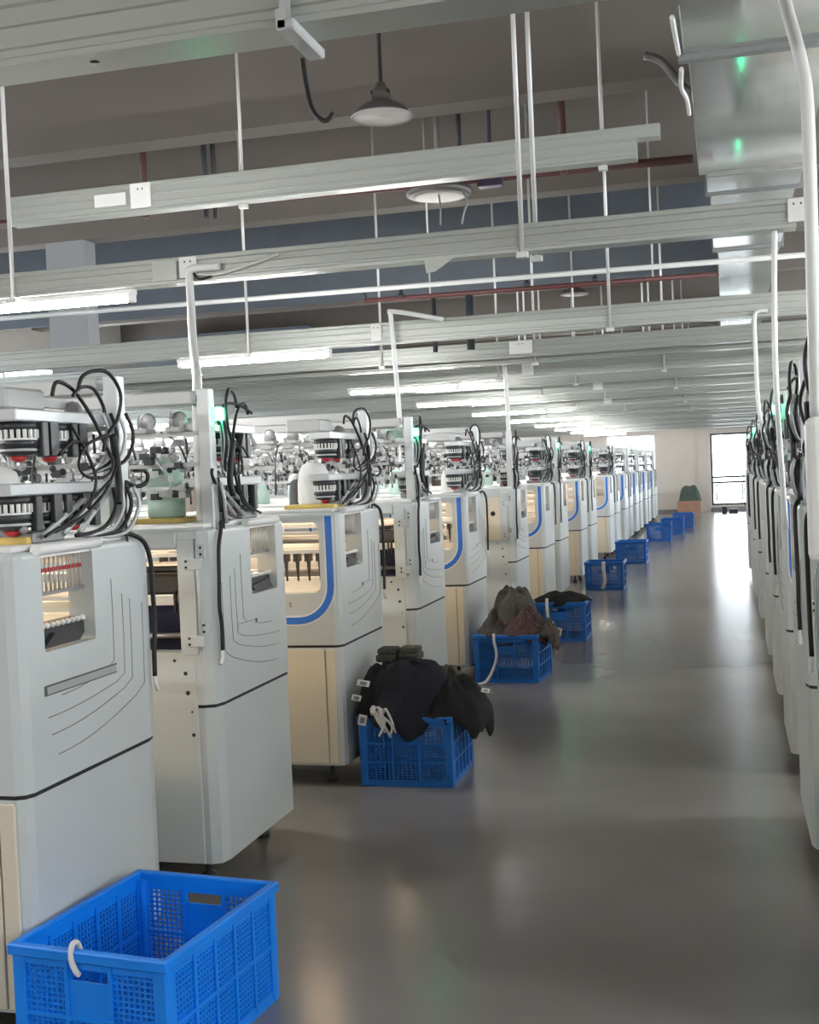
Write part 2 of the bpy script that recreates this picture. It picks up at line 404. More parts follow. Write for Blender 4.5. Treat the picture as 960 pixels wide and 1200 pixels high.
# rear face (camera side of the B machines)
rc = part('rear_column', MB().box(-.128, -.06, D - .004, D + .008, .875, 1.30, .002, 1), 'shell', lvl=2, only='B')
part('hinge_rod', MB().cyl((-.05, D + .006, .89), (-.05, D + .006, 1.30), .006, 8), 'shell', rc, lvl=2, only='B')
for zc in (1.208, .926):
    h = part('hinge', MB().box(-.098, -.03, D + .006, D + .014, zc - .021, zc + .021, .002, 1), 'shell', lvl=2, only='B')
    for sx in (-.09,):
        for dz in (.011, -.011):
            part('screw', MB().lathe([(.005, 0), (.005, .003), (.002, .004)], (sx, D + .013, zc + dz), 8, 1), 'black', h, lvl=2, only='B')
for zc in (1.255, .972):
    h = part('hinge_leaf', MB().box(-.048, -.02, D - .01, D + .004, zc - .024, zc + .024, .002, 1), 'shell', lvl=2, only='B')
    for dz in (.012, -.012):
        part('screw', MB().lathe([(.005, 0), (.005, .003), (.002, .004)], (-.035, D + .003, zc + dz), 8, 1), 'black', h, lvl=2, only='B')
part('rear_rail_cover', MB().box(-L + .1, -.13, D - .003, D + .012, 1.268, 1.325, .003, 1), 'shell', lvl=1, only='B')
for (hx, hz, hr) in ((-.117, .807, .0075), (-.111, .735, .0085), (-.096, .58, .007), (-.159, .854, .006), (-.098, .665, .004)):
    part('screw_hole', MB().lathe([(hr, 0), (hr, .002)], (hx, D - .0005 if hz > .878 else D + .0035, hz), 12, 1), 'black', lvl=2, only='B')
# yarn stand
part('stand_post', MB().box(-.068, -.018, .635, .685, 1.33, 1.852, .004, 1), 'lgrey', flag='top')
part('stand_post', MB().box(-L + .02, -L + .07, .635, .685, 1.33, 1.852, .004, 1), 'lgrey', flag='top')
part('top_beam', MB().box(-L + .02, -.09, .635, .685, 1.797, 1.847, .004, 1).box(-L + .02, -.075, .645, .675, 1.81, 1.83), 'standwhite', flag='top')
part('guide_bar', MB().box(-L + .05, -.05, .65, .672, 1.68, 1.695), 'standwhite', flag='top')
part('guide_bar', MB().box(-L + .05, -.05, .65, .672, 1.565, 1.58), 'standwhite', lvl=1, flag='top')
part('guide_bar', MB().box(-L + .05, -.05, .60, .615, 1.48, 1.492), 'lgrey', lvl=1, flag='top')
for k in range(18):
    xk = -.17 - k * .132
    t = part('tension_unit', MB().box(xk - .028, xk + .028, .61, .69, 1.695, 1.715, .004, 1).cyl((xk - .03, .64, 1.715), (xk - .03, .64, 1.765), .005, 6).box(xk + .012, xk + .028, .625, .65, 1.715, 1.74), 'standwhite', lvl=0, flag='top')
    part('tension_disc', MB().lathe([(.026, 0), (.036, .008), (.026, .016)], (xk, .615, 1.742), 12, 1), 'discgrey', t, lvl=0, flag='top')
rr = random.Random(5)
def guide_row(zc, dens, mats):
    for m, cnt in mats:
        mb = MB()
        for k in range(cnt):
            xk = -.12 - rr.random() * (L - .25); yk = .56 + rr.random() * .14; zk = zc + rr.uniform(-.035, .035); q = rr.random()
            if q < .35: mb.ball((xk, yk, zk), rr.uniform(.011, .019), 6, 4)
            elif q < .75: mb.box(xk - .014, xk + .014, yk - .02, yk + .02, zk - .012, zk + .012)
            else: mb.cyl((xk, yk, zk - .03), (xk + rr.uniform(-.03, .03), yk, zk + .03), .005, 5)
        p = part('yarn_guide_row', mb, m, lvl=0, flag='top'); PARTS[p]['stuff'] = True
guide_row(1.575, 1, (('standwhite', 44), ('dark', 40), ('steel', 16)))
guide_row(1.49, 1, (('standwhite', 34), ('dark', 36), ('lgrey', 16)))
guide_row(1.64, 1, (('standwhite', 22), ('dark', 26)))
for k in range(9):
    xk = -.25 - k * .26
    part('yarn_arc', MB().tube([(xk, .62, 1.70), (xk + .02, .52, 1.66), (xk + .03, .46, 1.56), (xk + .03, .45, 1.42)], .004, 5, sub=3), 'dark', lvl=1, flag='top')
part('junction_box', MB().box(-.32, -.14, .22, .42, 1.735, 1.80, .008, 1), 'standwhite', lvl=1, flag='top')
part('box_arm', MB().box(-.22, -.19, .40, .66, 1.755, 1.785), 'standwhite', lvl=1, flag='top')
# storage feeders on two plates at the aisle end
for (zp, ya, yb, ys) in ((1.487, .10, .64, (.17, .33, .49)), (1.695, .14, .64, (.22, .38))):
    part('feeder_plate', MB().box(-.165, -.06, ya, yb, zp, zp + .035, .004, 1), 'lgrey', lvl=0, flag='top')
    for yk in ys:
        xk = -.112
        f = part('yarn_feeder', MB().lathe([(.045, 0), (.058, -.004), (.058, -.022), (.03, -.024)], (xk, yk, zp), 16).box(xk + .045, xk + .07, yk + .02, yk + .05, zp - .10, zp, .003, 1), 'dark', lvl=0, flag='top')
        cr = MB()
        for j in range(20):
            a = 2 * PI * j / 20; ca_, sa_ = math.cos(a), math.sin(a)
            cr.box(xk + .055 * ca_ - .004, xk + .055 * ca_ + .004, yk + .055 * sa_ - .004, yk + .055 * sa_ + .004, zp - .046, zp - .022)
        cr.lathe([(.056, -.046), (.056, -.052)], (xk, yk, zp), 16)
        part('feeder_comb', cr, 'white', f, lvl=2, flag='top')
        part('feeder_drum', MB().lathe([(.050, -.024), (.052, -.05), (.056, -.056), (.056, -.068), (.048, -.07), (.05, -.082), (.05, -.088), (.03, -.096)], (xk, yk, zp), 16), 'dark', f, lvl=1, flag='top')
        part('feeder_ring', MB().lathe([(.051, -.0755), (.0545, -.077), (.0545, -.082), (.051, -.083)], (xk, yk, zp), 16), 'lgrey', f, lvl=1, flag='top')
        part('red_cap', MB().lathe([(.024, -.094), (.022, -.104), (.012, -.112)], (xk, yk, zp), 10), 'red', f, lvl=1, flag='top')
for (ya, za, yb, zb) in ((.66, 1.52, .42, 1.37), (.56, 1.49, .33, 1.37), (.46, 1.47, .22, 1.37)):
    part('feeder_strut', MB().cyl((-.05, ya, za), (-.05, yb, zb), .009, 6), 'lgrey', lvl=1, flag='top')
for (ya, yb) in ((.30, .315), (.46, .475)):
    for za, zb in ((1.40, 1.487), (1.60, 1.695)): part('feeder_bracket', MB().box(-.06, -.045, ya - .014, yb + .014, za, zb), 'dark', lvl=1, flag='top')
for k in range(4):      # hoses that drop from the plate ends and sweep back under the feeders
    o_ = .022 * k
    part('feeder_hose', MB().tube([(-.03 + .012 * k, .60 + o_, 1.50), (-.025 + .015 * k, .605 + o_, 1.44), (-.03 + .01 * k, .55 + o_, 1.385 - o_ * .4), (-.04, .47 + o_ * .5, 1.365 - o_ * .2), (-.05, .40 + o_ * .5, 1.362)], .0065, 6, sub=4), 'lgrey' if k % 2 else 'black', lvl=1, flag='top')
    part('feeder_hose', MB().tube([(-.03 + .014 * k, .56 + o_, 1.73), (-.02 + .016 * k, .575 + o_, 1.66), (-.03 + .012 * k, .55 + o_, 1.58), (-.04, .48 + o_ * .5, 1.55), (-.05, .42 + o_ * .5, 1.545)], .006, 6, sub=4), 'black' if k % 2 else 'lgrey', lvl=1, flag='top')
part('thread_block', MB().box(-.2, -.05, .18, .34, 1.352, 1.385, .005, 1).ball((-.07, .16, 1.395), .014).ball((-.07, .24, 1.395), .016).ball((-.07, .32, 1.395), .014), 'grey', lvl=1, flag='top')
# cables at the aisle end
XC = -.022
for pts, r in (
    ([(.28, 1.77), (.31, 1.81), (.39, 1.79), (.47, 1.71), (.52, 1.63), (.57, 1.55)], .0085),
    ([(.41, 1.79), (.43, 1.83), (.48, 1.852), (.55, 1.85), (.6, 1.79), (.58, 1.71), (.53, 1.66), (.51, 1.61)], .0085),
    ([(.33, 1.77), (.41, 1.8), (.51, 1.8), (.57, 1.75), (.57, 1.72)], .008),
    ([(.52, 1.66), (.43, 1.63), (.39, 1.58), (.41, 1.54), (.48, 1.53), (.53, 1.55), (.54, 1.59)], .007),
    ([(.54, 1.66), (.565, 1.58), (.575, 1.50), (.56, 1.45)], .017),
    ([(.36, 1.69), (.43, 1.60), (.46, 1.52), (.42, 1.44)], .007),
    ([(.30, 1.60), (.36, 1.635), (.43, 1.64)], .007),
    ([(.65, 1.52), (.63, 1.42), (.63, 1.32), (.64, 1.24), (.68, 1.16), (.72, 1.16)], .006),
    ([(.20, 1.37), (.34, 1.41), (.46, 1.48), (.52, 1.52)], .007),
    ([(.26, 1.38), (.40, 1.42), (.50, 1.49), (.55, 1.56)], .007)):
    part('cable', MB().tube([(XC + .02 + .03 * math.sin(7 * p[0] + 40 * r * 100), p[0], p[1]) for p in pts], r * .72, 6), 'black', lvl=1, flag='top')
part('drop_cable', MB().tube([(XC, .60, 1.352), (XC + .012, .645, 1.352), (.012, .70, 1.325), (.016, .735, 1.26), (.015, .742, 1.16), (.014, .748, 1.05), (.014, .735, .97), (.012, .735, .885)], .0078, 7), 'black', lvl=0, label='thick black cable hanging down the end cover')
part('cable_plug', MB().tube([(.012, .735, .887), (.012, .74, .86), (.012, .755, .835)], .007, 6), 'white', lvl=2)
part('cable_hook', MB().tube([(-.02, .67, 1.515), (.0, .70, 1.50), (.012, .74, 1.51), (.012, .755, 1.535), (.008, .74, 1.55)], .007, 6), 'black', lvl=1, flag='top')
part('status_lamp', MB().box(-.02, .005, .60, .635, 1.735, 1.782, .005, 1), 'greenlamp', lvl=0, flag='green', label='lit green status lamp')

def variant_mesh(p, sx, sy):
    if (sx, sy) == (1, 1): return p['me']
    if (sx, sy) not in p['cache']:
        me = p['me'].copy(); me.transform(Matrix.Diagonal((sx, sy, 1, 1)))
        if sx * sy < 0: me.flip_normals()
        p['cache'][(sx, sy)] = me
    return p['cache'][(sx, sy)]
def machine(loc, sx, sy, level, label, flags=(), toponly=False, group=None):
    kind = 'A' if sy > 0 else 'B'
    root = thing('knitting_machine', label, 'knitting machine', loc, 0, group)
    made = {}
    for i, p in enumerate(PARTS):
        if p['lvl'] > level: continue
        if p['only'] and p['only'] != kind: continue
        f = p['flag']
        if f in ('green', 'vent', 'badge', 'stripe', 'rearcover') and f not in flags: continue
        if toponly and f != 'top' and p['name'] not in ('foot', 'upper_cover', 'lower_cabinet', 'top_board', 'dark_seam'): continue
        o = link(p['name'], variant_mesh(p, sx, sy), root if p['parent'] is None else made[p['parent']])
        if p['label']: o['label'] = p['label']
        if p.get('stuff'): o['kind'] = 'stuff'
        made[i] = o
    return root

XA = -1.82
LEFT = [(2.77, 'A'), (4.0, 'B'), (5.47, 'A'), (6.95, 'B'), (8.40, 'A'), (10.45, 'B'), (12.25, 'A'), (13.40, 'B'), (15.45, 'A'), (16.65, 'B'),
        (19.45, 'A'), (20.65, 'B'), (22.5, 'A'), (23.7, 'B'), (25.4, 'A'), (26.6, 'B'), (28.4, 'A'), (29.6, 'B'), (31.4, 'A'), (32.6, 'B')]
for i, (y, kd) in enumerate(LEFT):
    lvl = 2 if y < 11 else (1 if y < 20 else 0)
    fl = ['stripe'] if i else []
    fl.append('vent' if i == 0 else 'badge')
    if i in (1, 3, 7, 9, 13): fl.append('green')
    if i == 5: fl.append('rearcover')
    look = 'grey-white knitting machine facing the camera, blue stripe on its front' if kd == 'A' else 'grey-white knitting machine turned away, its plain back showing'
    mc = machine((XA, y, 0) if kd == 'A' else (XA, y + D, 0), 1, 1 if kd == 'A' else -1, lvl, '%s, %s in the left row' % (look, ORD[i]), fl)
    if i == 2: THIRD = mc
# maker's lettering, of which only the last letter shows, low on the front of the third machine
cu = bpy.data.curves.new('letter', 'FONT'); cu.body = 'S'; cu.size = .034; cu.extrude = .001; cu.align_x = 'CENTER'
to = bpy.data.objects.new('tmp_letter', cu); C.objects.link(to)
lm = bpy.data.meshes.new_from_object(to.evaluated_get(bpy.context.evaluated_depsgraph_get())); bpy.data.objects.remove(to)
lm.materials.clear(); lm.materials.append(mat('letter_brown', (.10, .05, .03), .6))
lo = link('lettering', lm, THIRD); lo.location = (-.255, -.001, .878); lo.rotation_euler = (PI / 2, 0, 0)
RIGHT = [(3.13, 'A'), (4.42, 'B'), (5.87, 'A'), (7.35, 'B'), (8.85, 'A'), (10.9, 'B'), (12.65, 'A'), (13.8, 'B'), (15.9, 'A')]
XB = .25
for i, (y, kd) in enumerate(RIGHT):
    lvl = 2 if y < 7 else (1 if y < 13 else 0)
    fl = ['stripe', 'badge'] + (['green'] if i in (2, 5, 7) else [])
    machine((XB, y, 0) if kd == 'A' else (XB, y + D, 0), -1, 1 if kd == 'A' else -1, lvl, 'knitting machine on the right of the aisle, %s of that row' % ORD[i], fl)
# far bay of machines beyond the next aisle, seen over the tops of the left row
FAR = [8.4, 9.7, 12.25, 13.4, 15.45, 16.65, 19.45]
for i, y in enumerate(FAR):
    machine((-5.5, y, 0), 1, 1, 1, 'yarn stand of a knitting machine beyond the left row, %s of that further bay' % ORD[i], (), True, 'machines in the bay behind the left row')

# control screen on the arm of the nearest right machine
t = thing('control_screen', 'white rounded control screen housing at the end of the nearest right machine', 'screen', (.357, 3.03, 1.245))
obj('housing', MB().box(-.17, .17, -.03, .03, 0, .352, .022, 3), 'white', t)
obj('screen_glass', MB().box(-.12, .12, .028, .034, .06, .31), 'dark', t)
obj('arm', MB().box(-.03, .03, .03, .103, .03, .07), 'lgrey', t)

# ------------------------------------------------------------------ yarn cones standing on the machine tops
cone_proto = {}
def cone(kind, xw, yw, h, r, label, group=None, zt=1.352):
    key = (kind, round(h, 2), round(r, 2))
    if key not in cone_proto:
        t = thing('yarn_cone', label, 'yarn cone', (xw, yw, zt), 0, group)
        prof = [(r * .93, 0), (r, .015), (r * .98, h * .5), (r * .9, h * .75), (r * .72, h * .92), (r * .35, h)]
        obj('yarn', MB().lathe(prof, (0, 0, 0), 18), 'yarn_' + kind, t)
        obj('paper_tube', MB().lathe([(.018, h * .98), (.016, h + .012), (.011, h + .012)], (0, 0, 0), 10), 'cotton', t)
        cone_proto[key] = t
        return t
    t = dup(cone_proto[key], (xw, yw, zt), label)
    if group: t['group'] = group
    elif 'group' in t: del t['group']
    return t
def board(xc, yc, wd, label):
    tag(obj('yarn_board', MB().box(xc - wd / 2, xc + wd / 2, yc - .09, yc + .09, 1.352, 1.372, .003, 1), 'yellow'), label, 'board', None)
board(-2.0, 5.68, .26, 'yellow wooden board under the big white cone on the third machine')
cone('w', -2.0, 5.68, .21, .083, 'big white yarn cone on a yellow board, third machine of the left row', None, 1.372)
cone('g', -2.16, 5.86, .15, .04, 'slim grey yarn cone left of the big white cone')
cone('g', -1.93, 5.93, .15, .04, 'slim grey yarn cone right of the big white cone')
board(-2.14, 4.30, .24, 'yellow wooden board under the mint cone on the second machine')
cone('m', -2.13, 4.30, .24, .075, 'tall mint yarn cone on the second machine of the left row', None, 1.372)
board(-1.98, 3.02, .2, 'yellow wooden board on the nearest machine of the left row')
cone('w', -2.02, 3.02, .2, .07, 'white yarn cone on the nearest machine, behind its feeders', None, 1.372)
cone('b', -2.78, 5.95, .17, .07, 'brown yarn cone on the third machine, seen left of the conduit pole')
cone('b', -2.93, 5.9, .17, .06, 'darker brown yarn cone, leftmost on the third machine')
cone('w', -1.98, 8.62, .17, .06, 'white yarn cone on the fifth machine of the left row')
cone('k', -1.93, 10.95, .16, .085, 'black dome of yarn on the sixth machine of the left row')
for i, (y, kd) in enumerate(LEFT[:10]):
    for k in range(5):
        xw = -2.45 - k * .4 + random.uniform(-.06, .06)
        if i == 2 and k in (0, 1): continue
        if i == 0 and k < 4: continue
        kk = random.choice('wwwbgm')
        cone(kk, xw, y + random.uniform(.2, .42), .19, .07, '%s yarn cone on the %s left-row machine, %s cone from its aisle end' % ({'w': 'white', 'b': 'brown', 'g': 'grey', 'm': 'mint'}[kk], ORD[i], ORD[k]), 'yarn cones along the %s machine' % ORD[i])

# ------------------------------------------------------------------ overhead cable trays, tube lights, conduits
def tray(y, zb, x0, x1, h=.135, dp=.10, label='', rods=(), rodtop=ZC, sockets=()):
    t = thing('cable_tray', label, 'cable tray', (0, y, zb))
    prof = [(-dp / 2, 0), (dp / 2, 0), (dp / 2, h), (-dp / 2, h), (-dp / 2 - .008, h - .004), (-dp / 2 - .008, h - .022), (-dp / 2, h - .027),
            (-dp / 2, h * .62), (-dp / 2 - .007, h * .60), (-dp / 2 - .007, h * .56), (-dp / 2, h * .54), (-dp / 2, h * .32), (-dp / 2 - .007, h * .30), (-dp / 2 - .007, h * .25), (-dp / 2, h * .23), (-dp / 2, .02), (-dp / 2 - .008, .014), (-dp / 2 - .008, 0)]
    obj('channel', MB().prism(prof, 0, x0, x1), 'tray', t)
    for xr, off in rods:
        r = obj('hanger_rod', MB().cyl((xr, off, -.02), (xr, off, rodtop - zb), .011, 8), 'rod', t)
        obj('clamp', MB().box(xr - .025, xr + .025, off - .02, off + .02, -.03, -.005), 'rod', r)
    for xs, wd in sockets:
        s = obj('socket_plate', MB().box(xs - wd / 2, xs + wd / 2, -dp / 2 - .016, -dp / 2 - .006, .02, h - .005, .003, 1), 'white', t)
        hm = MB()
        for j in range(2):
            hm.box(xs - .018 + j * .03, xs - .012 + j * .03, -dp / 2 - .018, -dp / 2 - .015, h * .72, h * .80)
        obj('socket_slots', hm, 'dark', s)
    return t
def tube_light(xr, y, zt, label, ln=1.2):
    t = thing('tube_light', label, 'light', (xr, y, zt), 0, 'tube lights under the trays')
    obj('housing', MB().box(-ln, 0, -.028, .028, -.028, 0, .004, 1), 'white', t)
    obj('tube', MB().cyl((-ln + .03, 0, -.047), (-.03, 0, -.047), .017, 12), 'tube', t)
    for a in (-ln, -.035): obj('end_cap', MB().box(a, a + .035, -.02, .02, -.066, -.02, .005, 1), 'white', t)
    return t
BK = -.062
t0 = tray(2.45, 2.45, -4, 3, .155, .11, 'nearest cable tray across the top of the view with grey bracket', [])
t0.rotation_euler = (0, 0, 0)
obj('round_hole', MB().lathe([(.011, -.001), (.011, .0)], (-1.33, -.01, 0), 14), 'black', t0)
br = obj('bracket', MB().box(-.865, -.825, -.10, .10, -.024, .0, .004, 1).box(-.865, -.845, -.10, -.09, -.02, .02).box(-.86, -.84, -.09, -.075, .0, .3), 'lgrey', t0)
obj('cord', MB().tube([(-.865, .06, -.03), (-.855, .05, -.09), (-.84, .04, -.15), (-.81, .03, -.18), (-.79, .03, -.165)], .0055, 7), 'black', br)
t1 = tray(6.9, 3.21, -4.4, -.42, .18, .10, 'higher cable tray with a double socket plate, ending before the duct', [(-2.815, .03), (-.615, .03)], ZC, [(-3.46, .14)])
obj('top_lip', MB().box(-.42, -.29, -.05, .05, .11, .18).box(-.42, -.29, -.058, -.05, .158, .178), 'tray', t1)
obj('socket_face', MB().box(-3.78, -3.56, -.068, -.058, .05, .13, .003, 1), 'white', t1)
t2 = tray(5.4, 2.475, -5.5, .325, .125, .10, 'cable tray carrying the nearest lit tube light', [(-.845, BK), (-.80, -BK), (-3.43, BK)], ZC, [(-2.47, .09), (.33, .08)])
obj('cover_plate', MB().box(-2.66, -2.53, -.066, -.056, .012, .115, .002, 1), 'tray', t2)
obj('loose_cord', MB().tube([(-2.42, -.07, .03), (-2.32, -.075, .02), (-2.15, -.07, .05), (-2.0, -.07, .09)], .006, 6), 'rod', t2)
obj('cut_gusset', MB().prism([(-1.30, 0), (-1.16, 0), (-1.25, -.055), (-1.29, -.06)], 1, -.06, -.052), 'tray', t2)
obj('black_lead', MB().tube([(-2.44, -.07, .04), (-2.41, -.075, .005), (-2.36, -.075, .01), (-2.34, -.07, .02)], .006, 6), 'black', t2)
tray(8.2, 2.43, -8.5, 4, .15, .10, 'cable tray carrying the second tube light', [(-3.32, BK), (-.716, BK)], ZC, [(-2.35, .08)])
tray(10.25, 2.47, -8.5, 4, .14, .10, 'cable tray without a lamp between second and third tube lights', [(-2.9, BK)], ZC, [(-1.66, .2)])
TL = [(5.4, -2.79, 2.475), (8.2, -2.71, 2.43), (12.1, -2.63, 2.43), (15.1, -2.66, 2.43), (18.5, -2.64, 2.43), (21.9, -2.64, 2.43), (24.9, -2.64, 2.43), (27.9, -2.64, 2.43), (30.9, -2.64, 2.43), (33.9, -2.64, 2.43)]
for i, (y, xr, zb) in enumerate(TL):
    if i > 1: tray(y, zb, -9, 4, .14, .10, 'distant cable tray carrying the %s tube light' % ORD[i], [(-2.2, BK), (-.55, BK)] if i < 6 else [], ZC, [(-1.5 - .2 * (i % 3), .12)] if i < 5 else [])
    if i > 1: tray(y - 1.45, zb + .02, -9, 4, .13, .10, 'distant lampless cable tray before the %s tube light' % ORD[i], [(-1.6, BK)] if i < 6 else [])
    tube_light(xr, y, zb, 'lit tube light, %s in the line along the left row' % ORD[i])
# tubes over the working gaps on the right of the aisle and further left, out of frame, that light the floor bands
for i, y in enumerate((2.6, 5.5, 8.5, 11.9, 15.3, 18.7)):
    tube_light(2.6, y, 2.43, 'lit tube light right of the aisle, %s of its line' % ORD[i])['group'] = 'tube lights right of the aisle'
tube_light(-2.9, 2.45, 2.45, 'lit tube light under the nearest tray, beyond the picture edge')
tray(-.35, 2.44, -5, 4, .15, .10, 'cable tray behind the viewpoint with two lit tube lights', [(-3.3, BK), (1.5, BK)])
tube_light(-2.3, -.35, 2.44, 'lit tube light behind the viewpoint, by the left row')
tube_light(2.9, -.35, 2.44, 'lit tube light behind the viewpoint, by the right row')

def conduit(pts, r, label, name='conduit_pipe', m='pipe_white', cat='pipe', group=None, smooth=True):
    return tag(obj(name, MB().tube(pts, r, 10, smooth), m), label, cat, group)
conduit([(-2.30, 5.32, 2.53), (-2.44, 5.32, 2.53), (-2.456, 5.32, 2.49), (-2.40, 5.2, 2.33), (-2.261, 4.9, 2.13), (-2.03, 4.42, 1.93), (-1.915, 4.16, 1.80), (-1.905, 4.13, 1.60), (-1.905, 4.13, 1.36)], .019, 'white conduit pole dropping from the nearest lit tray to the second machine')
conduit([(-1.85, 8.10, 2.56), (-2.2, 8.08, 2.64), (-2.22, 8.08, 2.60), (-2.205, 8.08, 2.3), (-2.19, 8.08, 1.9), (-2.18, 8.06, 1.36)], .017, 'white conduit pole dropping to the fourth machine')
conduit([(-2.0, 11.22, 2.6), (-1.95, 11.05, 2.3), (-1.94, 11.02, 1.9), (-1.94, 11.0, 1.36)], .02, 'white conduit pole dropping to the sixth machine')
conduit([(.235, 5.32, 2.46), (.225, 5.32, 2.2), (.22, 5.32, 1.8), (.24, 5.3, 1.2)], .012, 'thin grey conduit dropping from the socket box right of the aisle')
conduit([(.14, 3.0, 2.75), (.172, 3.0, 2.58), (.205, 3.0, 2.43), (.216, 3.0, 2.30), (.216, 3.02, 1.9), (.22, 3.1, 1.6)], .016, 'thick white hose bending down beside the duct to the nearest right machine', 'white_hose')
conduit([(.30, 8.12, 2.46), (.245, 8.12, 2.46), (.215, 8.12, 2.42), (.215, 8.12, 2.2), (.225, 8.11, 1.8), (.30, 8.06, 1.36)], .014, 'grey bent conduit dropping by the right row, farther than the hose')

# pipes along the ceiling
conduit([(-6.5, 9.5, 3.90), (-.16, 9.5, 3.82)], .035, 'dark red sprinkler pipe under the beams', 'sprinkler_pipe', 'pipe_red', smooth=False)
conduit([(-9, 9.5, 3.07), (4, 9.5, 3.0)], .022, 'white pipe running across below the first sprinkler pipe', 'overhead_pipe', 'pipe_white', smooth=False)
t = thing('branch_pipe', 'dark red branch pipe with sprinkler heads and a bent end', 'pipe', (0, 0, 0))
obj('pipe_run', MB().tube([(-2.87, 9.62, 2.965), (-.01, 9.62, 2.945)], .02, 8, False), 'pipe_red', t)
for xs in (-2.3, -.5): obj('hanger_rod', MB().cyl((xs, 9.62, 2.95), (xs, 9.62, ZC), .008, 6), 'rod', t)
for xs, rr_ in ((-2.28, .02), (-1.98, .033)): obj('drop_leg', MB().cyl((xs, 9.64, 2.50), (xs, 9.64, 2.96), rr_, 10), 'pipe_dark', t)
obj('elbow', MB().tube([(-2.86, 9.62, 2.96), (-2.87, 9.62, 3.06)], .02, 8, False), 'pipe_dark', t)
for xs in (-2.55, -1.5, -.95):
    obj('sprinkler_head', MB().lathe([(.03, -.01), (.03, .02), (.015, .03), (.015, .07)], (xs, 9.62, 2.975), 8), 'pipe_dark', t)
conduit([(-9, 17.0, 3.25), (-.1, 17.0, 3.22)], .05, 'far dark pipe below the smoke curtain', 'overhead_pipe', 'pipe_dark', smooth=False)
for zz, rr_, mm, lb in ((2.96, .03, 'pipe_red', 'short dark red pipe crossing ahead of the far duct'), (2.72, .025, 'pipe_dark', 'short dark pipe, lower of the two ahead of the far duct')):
    t = thing('overhead_pipe', lb, 'pipe', (0, 14.6, zz))
    obj('pipe_run', MB().tube([(-2.6, 0, 0), (-.2, 0, -.02)], rr_, 10, False), mm, t)
    for xs in (-2.4, -.9): obj('hanger_rod', MB().cyl((xs + (zz - 2.7) * .3, 0, 0), (xs + (zz - 2.7) * .3, 0, ZC - zz), .012, 6), 'pipe_white', t)
for i, (xs, r, m, y, z0, lb) in enumerate(((-4.64, .03, 'pipe_red', 9.25, 3.75, 'dark red drop pipe, leftmost below the first beam'), (-4.09, .025, 'pipe_dark', 9.25, 3.7, 'dark drop pipe, left one of the close pair'), (-4.03, .022, 'pipe_dark', 9.3, 3.7, 'dark drop pipe, right one of the close pair'),
        (-1.93, .02, 'pipe_dark', 9.25, 3.7, 'thin dark drop pipe right of the pendant lamp'), (-1.12, .03, 'pipe_red', 9.25, 3.75, 'dark red drop pipe near the duct'))):
    conduit([(xs, y, z0), (xs, y, ZC)], r, lb, 'drop_pipe', m, smooth=False)

# smoke curtains
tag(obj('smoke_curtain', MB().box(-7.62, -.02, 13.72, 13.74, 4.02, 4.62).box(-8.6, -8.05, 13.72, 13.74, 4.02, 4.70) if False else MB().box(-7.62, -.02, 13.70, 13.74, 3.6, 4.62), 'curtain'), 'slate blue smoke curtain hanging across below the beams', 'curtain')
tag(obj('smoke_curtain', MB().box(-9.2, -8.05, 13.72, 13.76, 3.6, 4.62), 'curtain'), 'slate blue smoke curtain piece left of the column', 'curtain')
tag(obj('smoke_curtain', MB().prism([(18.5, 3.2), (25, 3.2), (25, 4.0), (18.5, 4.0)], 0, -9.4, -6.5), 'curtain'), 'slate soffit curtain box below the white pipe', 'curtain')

# pendant lamps
def pendant(loc, label, s=1, top=ZC):
    t = thing('pendant_lamp', label, 'lamp', loc, 0)
    obj('shade', MB().lathe([(.18 * s, 0), (.176 * s, .012 * s), (.14 * s, .055 * s), (.065 * s, .092 * s), (.058 * s, .10 * s), (.058 * s, .125 * s), (.045 * s, .17 * s), (.03 * s, .172 * s), (.03 * s, .20 * s), (.012 * s, .205 * s)], (0, 0, 0), 28), 'lampgrey', t)
    obj('reflector', MB().lathe([(.184 * s, -.006), (.188 * s, .0), (.184 * s, .006), (.178 * s, .0)], (0, 0, 0), 28, capped=False).lathe([(.176 * s, -.002), (.12 * s, .03 * s), (.05 * s, .04 * s)], (0, 0, 0), 28), 'lampin', t)
    obj('rod', MB().cyl((0, 0, .19 * s), (0, 0, top - loc[2]), .013 * s, 8), 'black', t)
    for a in (-1, 1): obj('slot', MB().box(a * .05 * s - .006, a * .05 * s + .006, -.03 * s, -.0 * s, .135 * s, .155 * s), 'black', t)
    return t
pendant((-1.925, 7, 3.655), 'grey cone pendant lamp on a black rod, the near one')
pendant((-1.86, 16, 3.79), 'far grey pendant lamp, much smaller in view')
t = thing('round_fitting', 'flat pale round fitting with dark rim hanging behind the high tray', 'fitting', (-2.05, 9.0, 3.62))
obj('disc', MB().lathe([(.23, 0), (.25, .01), (.25, .05), (.2, .06)], (0, 0, 0), 28), 'lampgrey', t)
obj('lens', MB().lathe([(.17, -.012), (.2, -.004), (.2, .0)], (0, 0, 0), 28), 'lampin', t)
obj('stem', MB().cyl((0, 0, .05), (0, 0, ZC - 3.62), .02), 'lampgrey', t)
obj('wire', MB().tube([(.02, -.1, 0), (.03, -.1, -.1), (.025, -.1, -.24)], .008, 6), 'grey', t)
obj('wire', MB().tube([(.2, -.1, 0), (.24, -.1, -.08), (.21, -.1, -.16), (.19, -.1, -.25)], .01, 6), 'grey', t)
tag(obj('junction_box', MB().box(-1.75, -1.56, 9.0, 9.1, 3.66, 3.85, .006, 1).cyl((-1.65, 9.05, 3.85), (-1.65, 9.05, ZC), .015), 'purple'), 'dark purple junction box beside the round fitting', 'box')

